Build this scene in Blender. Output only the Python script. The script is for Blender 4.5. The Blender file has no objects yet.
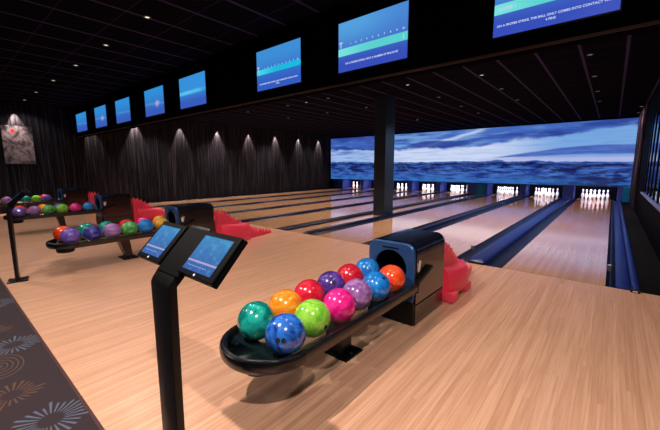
import bpy, bmesh, math, random
from mathutils import Vector, Matrix
R = math.radians
PI = math.pi
rnd = random.Random(7)
scn = bpy.context.scene
COL = scn.collection

# ------------------------------------------------------------------ helpers
def obj(name, bm, mat, parent=None, smooth=False, loc=(0, 0, 0), rot=(0, 0, 0)):
    me = bpy.data.meshes.new(name)
    bmesh.ops.recalc_face_normals(bm, faces=bm.faces[:])
    bm.to_mesh(me); bm.free()
    for m in (mat if isinstance(mat, (list, tuple)) else [mat]):
        me.materials.append(m)
    if smooth:
        me.polygons.foreach_set('use_smooth', [True] * len(me.polygons))
        try: me.set_sharp_from_angle(angle=R(38))
        except Exception: pass
    o = bpy.data.objects.new(name, me)
    o.location = loc; o.rotation_euler = rot
    COL.objects.link(o)
    if parent: o.parent = parent
    return o

def tag(o, label, cat, group=None, kind=None):
    o['label'] = label; o['category'] = cat
    if group: o['group'] = group
    if kind: o['kind'] = kind
    return o

def thing(name, label, cat, loc=(0, 0, 0), rotz=0, group=None):
    o = bpy.data.objects.new(name, None)
    o.empty_display_size = .1
    COL.objects.link(o)
    o.location = loc; o.rotation_euler = (0, 0, rotz)
    return tag(o, label, cat, group)

def struct(name, bm, mat, label=None, smooth=False):
    o = obj(name, bm, mat, smooth=smooth)
    o['kind'] = 'structure'
    if label: o['label'] = label
    return o

def dup(root, loc, label, rotz=None):
    r = root.copy(); COL.objects.link(r); r.location = loc
    if rotz is not None: r.rotation_euler = (0, 0, rotz)
    r['label'] = label
    for ch in list(root.children):
        c = ch.copy(); COL.objects.link(c); c.parent = r
        for g in list(ch.children):
            d = g.copy(); COL.objects.link(d); d.parent = c
    return r

def box(bm, x0, x1, y0, y1, z0, z1, bev=0, seg=2):
    vs = [bm.verts.new(p) for p in ((x0,y0,z0),(x1,y0,z0),(x1,y1,z0),(x0,y1,z0),(x0,y0,z1),(x1,y0,z1),(x1,y1,z1),(x0,y1,z1))]
    fs = [bm.faces.new([vs[i] for i in f]) for f in ((0,3,2,1),(4,5,6,7),(0,1,5,4),(1,2,6,5),(2,3,7,6),(3,0,4,7))]
    if bev:
        es = list({e for f in fs for e in f.edges})
        bmesh.ops.bevel(bm, geom=es, offset=bev, segments=seg, affect='EDGES', profile=.5)
    return bm

def nb(): return bmesh.new()
def bx(*a, **k): return box(nb(), *a, **k)

def prism(bm, pts, axis, a, b, bev=0):
    """extrude a 2D polygon along an axis ('x': pts=(y,z); 'y': pts=(x,z); 'z': pts=(x,y))"""
    def mk(p, t):
        return {'x': (t, p[0], p[1]), 'y': (p[0], t, p[1]), 'z': (p[0], p[1], t)}[axis]
    A = [bm.verts.new(mk(p, a)) for p in pts]; B = [bm.verts.new(mk(p, b)) for p in pts]
    n = len(pts)
    fa = bm.faces.new(A[::-1]); fb = bm.faces.new(B)
    for i in range(n): bm.faces.new((A[i], A[(i+1) % n], B[(i+1) % n], B[i]))
    if bev:
        es = list(set(fa.edges) | set(fb.edges))
        bmesh.ops.bevel(bm, geom=es, offset=bev, segments=2, affect='EDGES', profile=.5)
    return bm

def sweep_y(bm, prof, y0, y1, ny=1):
    """open strip profile (x,z) swept along Y"""
    rows = []
    for k in range(ny+1):
        y = y0+(y1-y0)*k/ny
        rows.append([bm.verts.new((x, y, z)) for x, z in prof])
    for k in range(ny):
        for i in range(len(prof)-1):
            bm.faces.new((rows[k][i], rows[k][i+1], rows[k+1][i+1], rows[k+1][i]))
    return bm

def loft(bm, loops, cap=True):
    L = [[bm.verts.new(p) for p in lp] for lp in loops]
    n = len(L[0])
    for a, b in zip(L, L[1:]):
        for i in range(n): bm.faces.new((a[i], a[(i+1) % n], b[(i+1) % n], b[i]))
    if cap:
        bm.faces.new(L[0][::-1]); bm.faces.new(L[-1])
    return bm

def lathe(bm, prof, n=24, c=(0, 0)):
    loops = [[(c[0]+r*math.cos(2*PI*i/n), c[1]+r*math.sin(2*PI*i/n), z) for i in range(n)] for r, z in prof]
    return loft(bm, loops)

def sphere(bm, r, c=(0,0,0), u=40, v=24):
    bmesh.ops.create_uvsphere(bm, u_segments=u, v_segments=v, radius=r, matrix=Matrix.Translation(c))
    return bm

# ------------------------------------------------------------------ node expressions
def srgb(r, g, b):
    f = lambda c: (c/255/12.92) if c/255 <= .04045 else ((c/255+.055)/1.055)**2.4
    return (f(r), f(g), f(b), 1)

class N:
    def __init__(s, nt, sock): s.nt = nt; s.s = sock
    def _m(s, op, o=None, c=None, clamp=False, rev=False):
        n = s.nt.nodes.new('ShaderNodeMath'); n.operation = op; n.use_clamp = clamp
        ins = [o, s] if rev else [s, o]
        if c is not None: ins.append(c)
        for i, v in enumerate(ins):
            if v is None: continue
            if isinstance(v, N): s.nt.links.new(v.s, n.inputs[i])
            else: n.inputs[i].default_value = v
        return N(s.nt, n.outputs[0])
    def __add__(s, o): return s._m('ADD', o)
    __radd__ = __add__
    def __sub__(s, o): return s._m('SUBTRACT', o)
    def __rsub__(s, o): return s._m('SUBTRACT', o, rev=True)
    def __mul__(s, o): return s._m('MULTIPLY', o)
    __rmul__ = __mul__
    def __truediv__(s, o): return s._m('DIVIDE', o)
    def abs(s): return s._m('ABSOLUTE')
    def sin(s): return s._m('SINE')
    def mn(s, o): return s._m('MINIMUM', o)
    def mx(s, o): return s._m('MAXIMUM', o)
    def lt(s, o): return s._m('LESS_THAN', o)
    def gt(s, o): return s._m('GREATER_THAN', o)
    def fract(s): return s._m('FRACT')
    def floor(s): return s._m('FLOOR')
    def sqrt(s): return s._m('SQRT')
    def atan2(s, o): return s._m('ARCTAN2', o)
    def ss(s, a, b):
        n = s.nt.nodes.new('ShaderNodeMapRange'); n.interpolation_type = 'SMOOTHSTEP'
        s.nt.links.new(s.s, n.inputs[0])
        for i, v in ((1, a), (2, b)):
            if isinstance(v, N): s.nt.links.new(v.s, n.inputs[i])
            else: n.inputs[i].default_value = v
        if not isinstance(a, N) and not isinstance(b, N) and a > b:
            n.inputs[1].default_value = b; n.inputs[2].default_value = a
            n.inputs[3].default_value = 1; n.inputs[4].default_value = 0
        return N(s.nt, n.outputs[0])

class MatB:
    def __init__(s, name):
        s.m = bpy.data.materials.new(name); s.m.use_nodes = True
        s.nt = s.m.node_tree; s.b = s.nt.nodes['Principled BSDF']
        s.out = s.nt.nodes['Material Output']
    def pos(s):
        n = s.nt.nodes.new('ShaderNodeTexCoord')
        return n.outputs['Object']
    def xyz(s, sock=None):
        n = s.nt.nodes.new('ShaderNodeSeparateXYZ'); s.nt.links.new(sock or s.pos(), n.inputs[0])
        return [N(s.nt, n.outputs[i]) for i in range(3)]
    def comb(s, x, y, z):
        n = s.nt.nodes.new('ShaderNodeCombineXYZ')
        for i, v in enumerate((x, y, z)):
            if isinstance(v, N): s.nt.links.new(v.s, n.inputs[i])
            else: n.inputs[i].default_value = v
        return n.outputs[0]
    def noise(s, vec, scale=1, detail=3, rough=.5, dist=0):
        n = s.nt.nodes.new('ShaderNodeTexNoise')
        s.nt.links.new(vec, n.inputs['Vector']); n.inputs['Scale'].default_value = scale
        n.inputs['Detail'].default_value = detail; n.inputs['Roughness'].default_value = rough
        n.inputs['Distortion'].default_value = dist
        return N(s.nt, n.outputs[0])
    def white(s, vec):
        n = s.nt.nodes.new('ShaderNodeTexWhiteNoise'); s.nt.links.new(vec, n.inputs['Vector'])
        return N(s.nt, n.outputs[0])
    def mix(s, f, a, b):
        n = s.nt.nodes.new('ShaderNodeMix'); n.data_type = 'RGBA'
        def put(i, v):
            if isinstance(v, N): s.nt.links.new(v.s, n.inputs[i])
            elif isinstance(v, bpy.types.NodeSocket): s.nt.links.new(v, n.inputs[i])
            else: n.inputs[i].default_value = v
        put(0, f); put(6, a); put(7, b)
        return n.outputs[2]
    def color(s, sock): s.nt.links.new(sock, s.b.inputs['Base Color']); return s
    def link(s, v, inp): s.nt.links.new(v.s if isinstance(v, N) else v, s.b.inputs[inp]); return s
    def set(s, **k):
        for a, v in k.items(): s.b.inputs[a.replace('_', ' ')].default_value = v
        return s
    def bump(s, h, strength=.2, dist=.01):
        n = s.nt.nodes.new('ShaderNodeBump'); n.inputs['Strength'].default_value = strength
        n.inputs['Distance'].default_value = dist
        s.nt.links.new(h.s, n.inputs['Height']); s.nt.links.new(n.outputs[0], s.b.inputs['Normal'])
        return s
    def emit(s, sock, strength):
        s.nt.links.new(sock, s.b.inputs['Emission Color']); s.b.inputs['Emission Strength'].default_value = strength
        s.b.inputs['Base Color'].default_value = (.01, .01, .012, 1); s.b.inputs['Roughness'].default_value = .3
        return s

def simple(name, rgb, rough=.5, metal=0, coat=0, spec=.5, var=.15, scale=12):
    """a plain painted / moulded surface with a slight mottling"""
    M = MatB(name)
    c = srgb(*rgb)
    n = M.noise(M.pos(), scale, 3)
    d = tuple(x*(1-var) for x in c[:3])+(1,); l = tuple(min(1, x*(1+var)) for x in c[:3])+(1,)
    M.color(M.mix(n, d, l)); M.set(Roughness=rough, Metallic=metal)
    M.b.inputs['Coat Weight'].default_value = coat
    M.b.inputs['Specular IOR Level'].default_value = spec
    return M.m

def glow(name, rgb, strength=1):
    M = MatB(name); M.b.inputs['Base Color'].default_value = (.02, .02, .02, 1)
    M.b.inputs['Emission Color'].default_value = srgb(*rgb); M.b.inputs['Emission Strength'].default_value = strength
    return M.m

# ------------------------------------------------------------------ materials
def wood_mat(name, c1, c2, c3, w=.06, length=1.3, rough=.2, coat=.25, gloss_var=.05, across=False):
    M = MatB(name)
    x, y, z = M.xyz()
    if across: x, y = y, x
    row = (x/w).floor()
    off = M.white(M.comb(row, 3.1, 0))
    seg = (y/length+off*7.0).floor()
    rv = M.white(M.comb(row, seg, 1.7))
    grain = M.noise(M.comb(x*70.0, y*1.6, rv*9.0), 1.0, 4, .6)
    fine = M.noise(M.comb(x*240.0, y*5.0, rv*5.0), 1.0, 2, .6)
    base = M.mix(rv, srgb(*c1), srgb(*c2))
    base = M.mix(grain.ss(.35, .75)*.55, base, srgb(*c3))
    base = M.mix(fine.ss(.55, .8)*.35, base, srgb(*c3))
    gx = ((x/w).fract()-.5).abs()
    gap = gx.ss(.475, .5)*.4
    base = M.mix(gap, base, srgb(120, 80, 50))
    M.color(base)
    big = M.noise(M.comb(x*1.2, y*.8, 0), 1.0, 3)
    M.link(big*gloss_var+rough, 'Roughness')
    M.b.inputs['Coat Weight'].default_value = coat; M.b.inputs['Coat Roughness'].default_value = rough*.7
    return M.m

approach_mat = wood_mat('approach_maple', (224, 174, 144), (208, 156, 126), (166, 116, 90), w=.033, length=2.2, rough=.27, coat=.2)
lane_mat = wood_mat('lane_maple', (224, 176, 134), (208, 156, 112), (184, 132, 90), w=.027, length=30, rough=.13, coat=1.0)

black_gloss = simple('black_gloss', (7, 7, 9), .4, spec=.2)
black_satin = simple('black_satin', (8, 8, 10), .4, spec=.25)
tablet_black = simple('tablet_black', (7, 7, 9), .45, spec=.05)
black_matt = simple('black_matt', (9, 9, 11), .8, spec=.05)
pit_black = simple('pit_black', (5, 5, 9), .85, spec=.05)
gutter_mat = simple('gutter_black_mural_tint', (4, 10, 42), .36, 0, .0, .25)  # black gutter with the mural's blue reflection put into the colour
hump_mat = simple('cap_mural_reflection', (9, 32, 104), .32, 0, .0, .4)  # mural's blue reflection on the glossy caps painted into the base
column_mat = simple('column_paint', (16, 38, 62), .5, var=.08, scale=3)
kick_mat = simple('kickback_blue', (26, 36, 92), .4)
panel_mat = simple('partition_blue', (74, 100, 200), .35)
teal_mat = simple('partition_teal', (20, 160, 214), .4)
white_line = simple('white_trim', (200, 205, 235), .4)
steel = simple('steel', (150, 150, 155), .3, 1)
hood_side = simple('hood_black_floor_tint', (30, 23, 20), .24, .1, .5, .8)  # glossy black; brown reflection of the floor painted in
hood_top = simple('hood_black_blue_tint', (20, 24, 42), .2, .2, .5, .6)  # blue reflection on the black top painted in
hood_face = simple('hood_face_screen_reflection', (30, 72, 124), .36, .3, .2, .6)  # blue of the reflected screens is part of this base colour
trim_brown = simple('edge_trim', (70, 50, 50), .6, spec=.1)
tray_mat = simple('tray_black', (12, 14, 18), .26, 0, .0, .45)
def smoked():
    M = MatB('smoked_acrylic'); n = M.noise(M.pos(), 8, 2)
    M.color(M.mix(n, srgb(14, 26, 30), srgb(20, 34, 38))); M.set(Roughness=.2); M.b.inputs['Specular IOR Level'].default_value = .3
    tr = M.nt.nodes.new('ShaderNodeBsdfTransparent'); tr.inputs[0].default_value = (.75, .85, .85, 1)
    mx = M.nt.nodes.new('ShaderNodeMixShader'); mx.inputs[0].default_value = .55
    M.nt.links.new(tr.outputs[0], mx.inputs[1]); M.nt.links.new(M.b.outputs[0], mx.inputs[2])
    M.nt.links.new(mx.outputs[0], M.out.inputs['Surface'])
    return M.m
tray_bed = smoked()
tray_side = simple('tray_side_floor_reflection', (40, 31, 26), .3, .1, .1)  # floor's brown reflection on a black tray, put into the colour
emblem_mat = glow('emblem_white', (225, 215, 210), .0)
emblem_mat = simple('emblem_white', (225, 215, 212), .4, var=.03)

def ceiling_mat():
    M = MatB('ceiling_tiles')
    x, y, z = M.xyz()
    gx = (((x+.04)/.577).fract()-.5).abs()*-1.0+.5
    gy = (((y+3.53)/.57).fract()-.5).abs()*-1.0+.5
    lx = gx.ss(.042, .028)
    ly = gy.ss(.024, .012)*.3
    n = M.noise(M.pos(), 40, 3)
    base = M.mix(n, srgb(14, 14, 22), srgb(20, 19, 29))
    base = M.mix(lx.mx(ly), base, srgb(58, 54, 92))  # purple light on the grid bars mixed into their colour
    M.color(base); M.set(Roughness=.8); M.b.inputs['Specular IOR Level'].default_value = 0
    return M.m
ceil_mat = ceiling_mat()

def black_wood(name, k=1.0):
    M = MatB(name)
    x, y, z = M.xyz()
    t = x+y
    row = (t/.14).floor()
    rv = M.white(M.comb(row, 2.0, 5.0))
    st = M.noise(M.comb(t*22.0, z*.55, rv*7.0), 1.0, 5, .7)
    fine = M.noise(M.comb(t*90.0, z*2.0, rv*3.0), 1.0, 3, .6)
    f = st.ss(.42, .78)*.75+fine.ss(.5, .8)*.3
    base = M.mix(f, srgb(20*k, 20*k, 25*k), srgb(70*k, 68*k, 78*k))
    base = M.mix(((t/.14).fract()-.5).abs().ss(.46, .5)*.8, base, srgb(6, 6, 8))
    M.color(base); M.set(Roughness=.7); M.b.inputs['Specular IOR Level'].default_value = 0.02
    M.bump(st+fine*.5, .6, .01)
    return M.m
wall_mat = black_wood('charred_wood_boards')
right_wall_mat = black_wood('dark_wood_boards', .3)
slat_mat = black_wood('dark_wood_slats', 2.6)

def carpet_mat():
    M = MatB('carpet_pattern')
    x, y, z = M.xyz()
    n = M.noise(M.pos(), 160, 2); n2 = M.noise(M.pos(), 5, 3)
    base = M.mix(n, srgb(34, 21, 27), srgb(48, 32, 38))
    base = M.mix(n2*.5, base, srgb(40, 24, 34))
    def burst(cx, cy, r0, r1, k, col, base):
        dx = x-cx; dy = y-cy
        d = (dx*dx+dy*dy).sqrt(); a = dy.atan2(dx)
        wob = M.white(M.comb((a*(k/(2*PI))).floor(), cx, cy))
        ray = (a*float(k)).sin().ss(.1, .7)
        m = ray*d.ss(r0, r0+.02)*(d+wob*.05).ss(r1, r1-.02)
        return M.mix(m*.38, base, srgb(*col))
    def rings(cx, cy, r1, k, col, base):
        dx = x-cx; dy = (y-cy)*1.6
        d = (dx*dx+dy*dy).sqrt()
        m = (d*k).sin().ss(.7, .95)*d.ss(r1, r1-.01)
        return M.mix(m*.4, base, srgb(*col))
    x = ((x+2.86)/1.17).fract()*1.17
    base = burst(.66, -4.42, .05, .19, 26, (118, 134, 164), base)
    base = burst(.24, -4.52, .04, .16, 22, (124, 88, 58), base)
    base = rings(.97, -4.52, .19, 150.0, (128, 100, 78), base)
    base = burst(.45, -5.1, .06, .2, 24, (110, 80, 60), base)
    M.color(base); M.set(Roughness=.95); M.bump(n, .4, .004)
    return M.m
carpet_m = carpet_mat()

def mural_mat():
    M = MatB('printed_snowscape')
    x, y, z = M.xyz()
    def nz(sx, sz, seed, d=4, r=.55): return M.noise(M.comb(x*sx, seed, z*sz), 1.0, d, r)
    warp = nz(.5, 2.5, 3.0)-.5
    n1 = nz(.35, 3.2, 11.0); n2 = nz(.9, 7.0, 23.0)
    white = srgb(206, 220, 250); light = srgb(122, 170, 228); mid = srgb(66, 106, 192); deep = srgb(46, 70, 158)
    zz = z+warp*.24
    c = M.mix(n1.ss(.40, .60), deep, mid)
    c = M.mix(n2.ss(.5, .72)*.4, c, light)
    # paler streaks left of the middle
    pale = (x+10.6).ss(-.4, 1.2)*(x+5.0).ss(1.0, -.6)
    c = M.mix(pale*nz(.7, 5.0, 77.0).ss(.38, .62)*.85, c, light)
    sw = ((zz-2.66-(x+6.4)*.25).abs()).ss(.13, .0)*(x+8.0).ss(-.8, .8)*(x+4.9).ss(.6, -.4)
    c = M.mix(sw*.75, c, white)
    e = ((x+7.0)/1.75)*((x+7.0)/1.75)+((zz-2.44)/.17)*((zz-2.44)/.17)
    c = M.mix(e.ss(1.25, .6)*.9, c, deep)
    # light wedge: upper edge climbs to the right, lower edge on the long dark cloud
    up = (x+5.2).ss(-.6, 2.6)*.30+(x+1.6).ss(-1.4, 2.6)*.32+2.24
    up = up+(x+11.4).ss(1.0, -1.5)*.12+(nz(.8, 1.0, 91.0, 5, .6)-.5)*.5
    top_edge = (up-zz).ss(-.06, .08)
    wc = M.mix((x+4.4).ss(-.5, 3.0), white, light)
    wc = M.mix((x+10.4).ss(.8, -.8)*.6, wc, light)
    wc = M.mix(nz(.5, 9.0, 40.0, 6, .6).ss(.47, .60)*((x+10.2).ss(.8, -1.2)*.55+.22), wc, mid)
    c = M.mix(top_edge, c, wc)
    lo = (x+5.0).ss(0.0, 4.0)*.08+1.70
    hi = (x+5.4).ss(0.0, 4.8)*.48+1.68
    wz = z+warp*.10
    band = (wz-lo).ss(-.02, .05)*(hi-wz).ss(-.02, .04)
    c = M.mix(band*.95, c, M.mix(n2.ss(.3, .7), srgb(58, 82, 170), srgb(84, 118, 202)))
    gl = ((z-1.60).abs()).ss(.17, .03)*(x+5.2).ss(-.4, .6)*.85
    c = M.mix(gl, c, srgb(186, 188, 232))
    # land
    ridge = nz(1.5, 0.0, 51.0, 7, .68)*.26+(x+6.5).ss(-3.0, 8.0)*-.12+1.49
    ridge = ridge+((x+2.75).abs()).ss(.35, 0.0)*.07+((x+4.1).abs()).ss(.45, 0.0)*.07+(x+7.2).ss(1.8, -.6)*(x+11.5).ss(-1.6, 1.4)*-.05
    land = (ridge-z).ss(-.01, .012)
    g1 = nz(.95, 4.4, 61.0, 8, .72); g2 = nz(1.3, 9.0, 67.0, 6, .62)
    lc = M.mix(g2.ss(.38, .62), srgb(26, 58, 142), srgb(72, 118, 200))
    depth = (ridge-z)
    lc = M.mix(g1.ss(.47, .57)*depth.ss(.03, .12)*depth.ss(.85, .45)*.95, lc, srgb(12, 18, 74))
    lc = M.mix(((depth-.14-(g2-.5)*.25).abs()).ss(.07, .0)*.8, lc, srgb(12, 18, 74))
    lc = M.mix((z-.62).ss(.30, .02)*g2.ss(.3, .6)*.75, lc, srgb(46, 116, 190))
    rr = (x+1.2).ss(-2.2, 1.0)*g1.ss(.43, .53)*(z-.75).ss(.6, .0)
    lc = M.mix(rr*.85, lc, srgb(14, 22, 76))
    c = M.mix(land, c, lc)
    M.emit(c, .95)
    return M.m

def screen_mat(name, kind):
    M = MatB(name)
    x, y, z = M.xyz()         # local: x 0..w, z 0..h
    v = z/.53; u = x/.875
    n = M.noise(M.comb(u*1.5, 1.0, v*2.0), 1.0, 2)
    if kind == 'bar':
        c = M.mix(v.ss(.1, .95), srgb(54, 78, 186), srgb(84, 160, 222))
        c = M.mix(u.ss(.25, 1.0)*(v-.2).ss(0.0, .5)*.5, c, srgb(64, 104, 200))
        c = M.mix(((v-.40).abs()).ss(.082, .072), c, M.mix(u.ss(.5, 0.0), srgb(92, 208, 208), srgb(120, 226, 222)))
    elif kind == 'bar2':
        c = M.mix(v.ss(.1, .9), srgb(50, 92, 192), srgb(62, 142, 214))
        c = M.mix(((v-.46).abs()).ss(.072, .06), c, M.mix(u.ss(.5, 0.0), srgb(24, 186, 224), srgb(70, 214, 232)))
    elif kind == 'band':
        c = M.mix(v.ss(.15, .6), srgb(54, 92, 188), srgb(54, 144, 218))
        c = M.mix(((v-.48).abs()).ss(.09, .02)*(n.ss(.2, .6)), c, srgb(92, 196, 236))
    else:
        c = M.mix(v.ss(.05, .9), srgb(54, 90, 184), srgb(48, 142, 214))
        c = M.mix(((v-.42-(n-.5)*.3).abs()).ss(.08, .0)*.4, c, srgb(100, 170, 225))
        if kind == 'blob':
            d = (((u-.66)/.13)*((u-.66)/.13)+((v-.40)/.15)*((v-.40)/.15)).sqrt()
            c = M.mix((d+(n-.5)*1.6).ss(1.2, .3)*.5, c, srgb(220, 190, 226))
    M.emit(c, 1.0)
    return M.m

def tablet_mat():
    M = MatB('tablet_display')
    x, y, z = M.xyz()         # local x 0..w, y 0..h
    v = y/.15; u = x/.17
    n = M.noise(M.comb(u*6.0, v*6.0, 0.0), 1.0, 3)
    c = M.mix(v.ss(0.0, 1.0), srgb(20, 92, 176), srgb(22, 134, 200))
    c = M.mix(n.ss(.5, .72)*.5, c, srgb(84, 176, 220))
    c = M.mix(n.ss(.45, .3)*.35, c, srgb(24, 80, 176))
    c = M.mix(((v-.26).abs()).ss(.03, .02), c, srgb(176, 170, 214))
    c = M.mix((((v-.13).abs()).ss(.012, .006))*((u*70.0).sin().ss(-.4, .2))*(u-.1).gt(0)*(u).lt(.75), c, srgb(190, 205, 240))
    M.emit(c, .85); M.set(Roughness=.6); M.b.inputs['Specular IOR Level'].default_value = .1
    return M.m

def ball_mat(name, a, b, e=None):
    M = MatB('ball_'+name)
    A = srgb(*a); B = srgb(*b)
    n = M.noise(M.pos(), 9, 4, .55, 1.6)
    n2 = M.noise(M.pos(), 30, 4, .6, .8)
    c = M.mix(n.ss(.38, .62), A, B)
    if e: c = M.mix(n2.ss(.55, .75)*.5, c, srgb(*e))
    M.color(c); M.set(Roughness=.16)
    M.b.inputs['Coat Weight'].default_value = .8; M.b.inputs['Coat Roughness'].default_value = .04
    return M.m

BM = {
 'teal': ball_mat('teal', (8, 98, 92), (26, 158, 146), (60, 190, 180)),
 'navy': ball_mat('navy', (24, 44, 128), (40, 104, 196), (90, 150, 226)),
 'indigo': ball_mat('indigo', (36, 34, 108), (62, 66, 160), (100, 110, 200)),
 'lime': ball_mat('lime', (96, 170, 40), (140, 200, 66), (176, 222, 120)),
 'green': ball_mat('green', (40, 128, 54), (96, 176, 92), (150, 210, 140)),
 'orange': ball_mat('orange', (216, 118, 22), (238, 150, 44), (250, 190, 90)),
 'gold': ball_mat('gold', (180, 128, 30), (214, 160, 52), (236, 200, 110)),
 'red': ball_mat('red', (176, 18, 40), (214, 34, 58), (236, 80, 96)),
 'vermilion': ball_mat('vermilion', (224, 60, 26), (242, 84, 40), (252, 120, 70)),
 'magenta': ball_mat('magenta', (196, 16, 110), (228, 40, 142), (246, 90, 176)),
 'lilac': ball_mat('lilac', (120, 74, 140), (158, 112, 172), (190, 150, 200)),
 'purple': ball_mat('purple', (58, 34, 112), (92, 62, 150), (126, 96, 180)),
 'violet': ball_mat('violet', (80, 66, 158), (118, 84, 170), (150, 130, 210)),
 'azure': ball_mat('azure', (16, 100, 186), (34, 132, 214), (90, 170, 232)),
}
hole_mat = simple('hole_black', (6, 6, 10), .8)

def red_plastic():
    M = MatB('red_moulded_plastic')
    n = M.noise(M.pos(), 6, 3)
    M.color(M.mix(n, srgb(255, 50, 84), srgb(255, 84, 112))); M.set(Roughness=.38)
    M.b.inputs['Subsurface Weight'].default_value = .5
    M.b.inputs['Subsurface Radius'].default_value = (.12, .03, .03)
    M.b.inputs['Subsurface Scale'].default_value = .6
    return M.m
red_m = red_plastic()

def glass_panel():
    M = MatB('dark_mirror_glass')
    n = M.noise(M.pos(), 3, 2)
    M.color(M.mix(n, srgb(120, 160, 190), srgb(140, 176, 200))); M.set(Roughness=.05, Metallic=1.0)
    M.b.inputs['Base Color'].default_value = (.5, .6, .7, 1)
    return M.m
glass_m = glass_panel()

# ------------------------------------------------------------------ plan dimensions (metres)
LANE_W = 1.054
LEND = 13.05
MY = 12.2                    # face of the mural and masking units
CEIL = 3.15
lanes = [-LANE_W]            # left edge of each lane, from the right
g12, g23 = .656, .527
lanes.append(lanes[-1]-g12-LANE_W)
lanes.append(lanes[-1]-g23-LANE_W)
l3 = lanes[-1]               # -4.345
CR = -5.57                   # right edge of lane 4
lanes.append(CR-LANE_W)
for k in range(4): lanes.append(lanes[-1]-.529-LANE_W)
XL = -13.25
XR = .57
ords = ['first', 'second', 'third', 'fourth', 'fifth', 'sixth', 'seventh', 'eighth', 'ninth', 'tenth', 'eleventh']
lane_names = ['rightmost lane', 'second lane from the right', 'third lane from the right',
              'lane just left of the column', 'fifth lane from the right', 'sixth lane from the right',
              'seventh lane from the right', 'leftmost lane']

# ------------------------------------------------------------------ shell
struct('floor', bx(-14.4, XR+.3, -4.268, 0, -.12, 0), approach_mat, 'light maple approach floor')
struct('floor_carpet', bx(-14.4, XR+.3, -9, -4.275, -.12, .003), carpet_m, 'dark purple brown patterned carpet')
struct('floor_edge_strip', bx(-14.4, XR+.3, -4.279, -4.262, -.12, .005), simple('strip', (70, 40, 42), .4), 'thin edge strip between carpet and wood')
struct('subfloor', bx(-14.4, XR+.3, 0, 14, -.2, -.12), black_matt)
struct('ceiling', bx(-14.4, XR+.3, -9, 14, CEIL, CEIL+.1), ceil_mat, 'black tiled ceiling')
struct('wall_left', bx(XL-.12, XL, -9, 11.0, -.12, CEIL), wall_mat, 'black charred timber boarded wall')
struct('wall_left_return', bx(XL-.12, XL+.02, 11.0, 11.12, -.12, CEIL), black_matt)
struct('wall_left_recess', bx(-14.4, -14.3, 11.0, 14, -.12, CEIL), black_matt)
struct('wall_back', bx(-14.4, XR+.3, -9.1, -9, -.12, CEIL), black_matt)
struct('wall_far', bx(-14.4, XR+.3, 14, 14.1, -.2, CEIL), pit_black)
# right wall: lower part, upper part, and the recessed mirror window with bars
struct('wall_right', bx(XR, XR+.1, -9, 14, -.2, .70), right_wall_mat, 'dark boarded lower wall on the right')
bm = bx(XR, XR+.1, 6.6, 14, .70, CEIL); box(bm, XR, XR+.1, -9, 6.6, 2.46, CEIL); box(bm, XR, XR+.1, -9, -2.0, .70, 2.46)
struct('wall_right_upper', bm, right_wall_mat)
struct('window_1_sill', bx(XR-.05, XR+.007, -2.0, 6.58, .665, .70, bev=.006), simple('sill', (96, 104, 160), .35))  # blue-white light on the ledge put into its colour
w = bx(XR+.008, XR+.02, -2.0, 6.6, .70, 2.46); struct('window_1', w, glass_m, 'dark mirror window behind vertical bars')
for k in range(9):
    y = 6.2-k*.75
    o = tag(obj('window_bar', bx(XR-.008, XR+.0078, y-.04, y+.04, .701, 2.459), black_satin),
        'dark vertical bar in the window of the right wall, %s from its far end' % (ords+['twelfth', 'thirteenth', 'fourteenth', 'fifteenth', 'sixteenth', 'seventeenth', 'eighteenth', 'nineteenth', 'twentieth', 'twenty-first', 'twenty-second'])[k],
        'bar', 'bars of the right wall window')
# wood slats at the far end of the right wall
for k in range(8):
    y = 11.95-k*.36 if k else 11.98
    y = 12.0-k*.42
    obj_ = obj('wall_slat', bx(XR-.062, XR, y-.05, y+.05, 0, CEIL-.02, bev=.006), slat_mat)
    tag(obj_, 'upright dark timber slat on the right wall, %s from the picture wall' % ords[k], 'slat', 'upright slats on the right wall')

# ceiling bulkhead that carries the monitors
BY = -1.47
bm = bx(-13.25, XR, BY, BY+.20, 2.272, CEIL)
struct('bulkhead', bm, simple('bulkhead_black', (11, 11, 17), .8, spec=0), 'black bulkhead hanging from the ceiling')
struct('trim_1', bx(-13.25, XR, BY-.006, BY+.004, 2.255, 2.277), trim_brown, 'thin brown edge along the bulkhead')

# column
o = tag(obj('column', bx(-5.04, -4.69, 3.127, 3.60, 0, CEIL, bev=.006), column_mat),
        'square dark blue grey column standing between the lanes', 'column')

# ------------------------------------------------------------------ mural wall
mur = thing('backlit_mural', 'wide backlit picture of a snowy mountain dusk above the pins', 'mural', (-6.8, MY, 0))
def loc(o, p): o.location = Vector(o.location)-Vector(p); return o
mm = mural_mat()
o = obj('picture_panel', bx(-14.09, XR-.06, MY, MY+.05, .56, 3.085), mm, mur); o.matrix_parent_inverse = mur.matrix_basis.inverted()
def child(name, bm, mat, par, smooth=False):
    """child whose mesh is given in world coordinates"""
    o = obj(name, bm, mat, par, smooth); o.matrix_parent_inverse = Matrix.Translation(-Vector(par.location)); return o
child('top_frame', bx(-14.3, XR-.001, MY-.03, MY+.08, 3.085, CEIL-.001), black_matt, mur)
child('bottom_rail', bx(-14.09, XR-.06, MY-.012, MY+.05, .535, .56), kick_mat, mur)

# ------------------------------------------------------------------ lanes
for i, xl in enumerate(lanes):
    bm = bx(xl, xl+LANE_W, .004, LEND, -.1, 0)
    L = tag(obj('bowling_lane', bm, lane_mat), 'glossy maple bowling lane, the '+lane_names[i], 'lane', 'bowling lanes')
    L['kind'] = 'structure'

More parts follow.
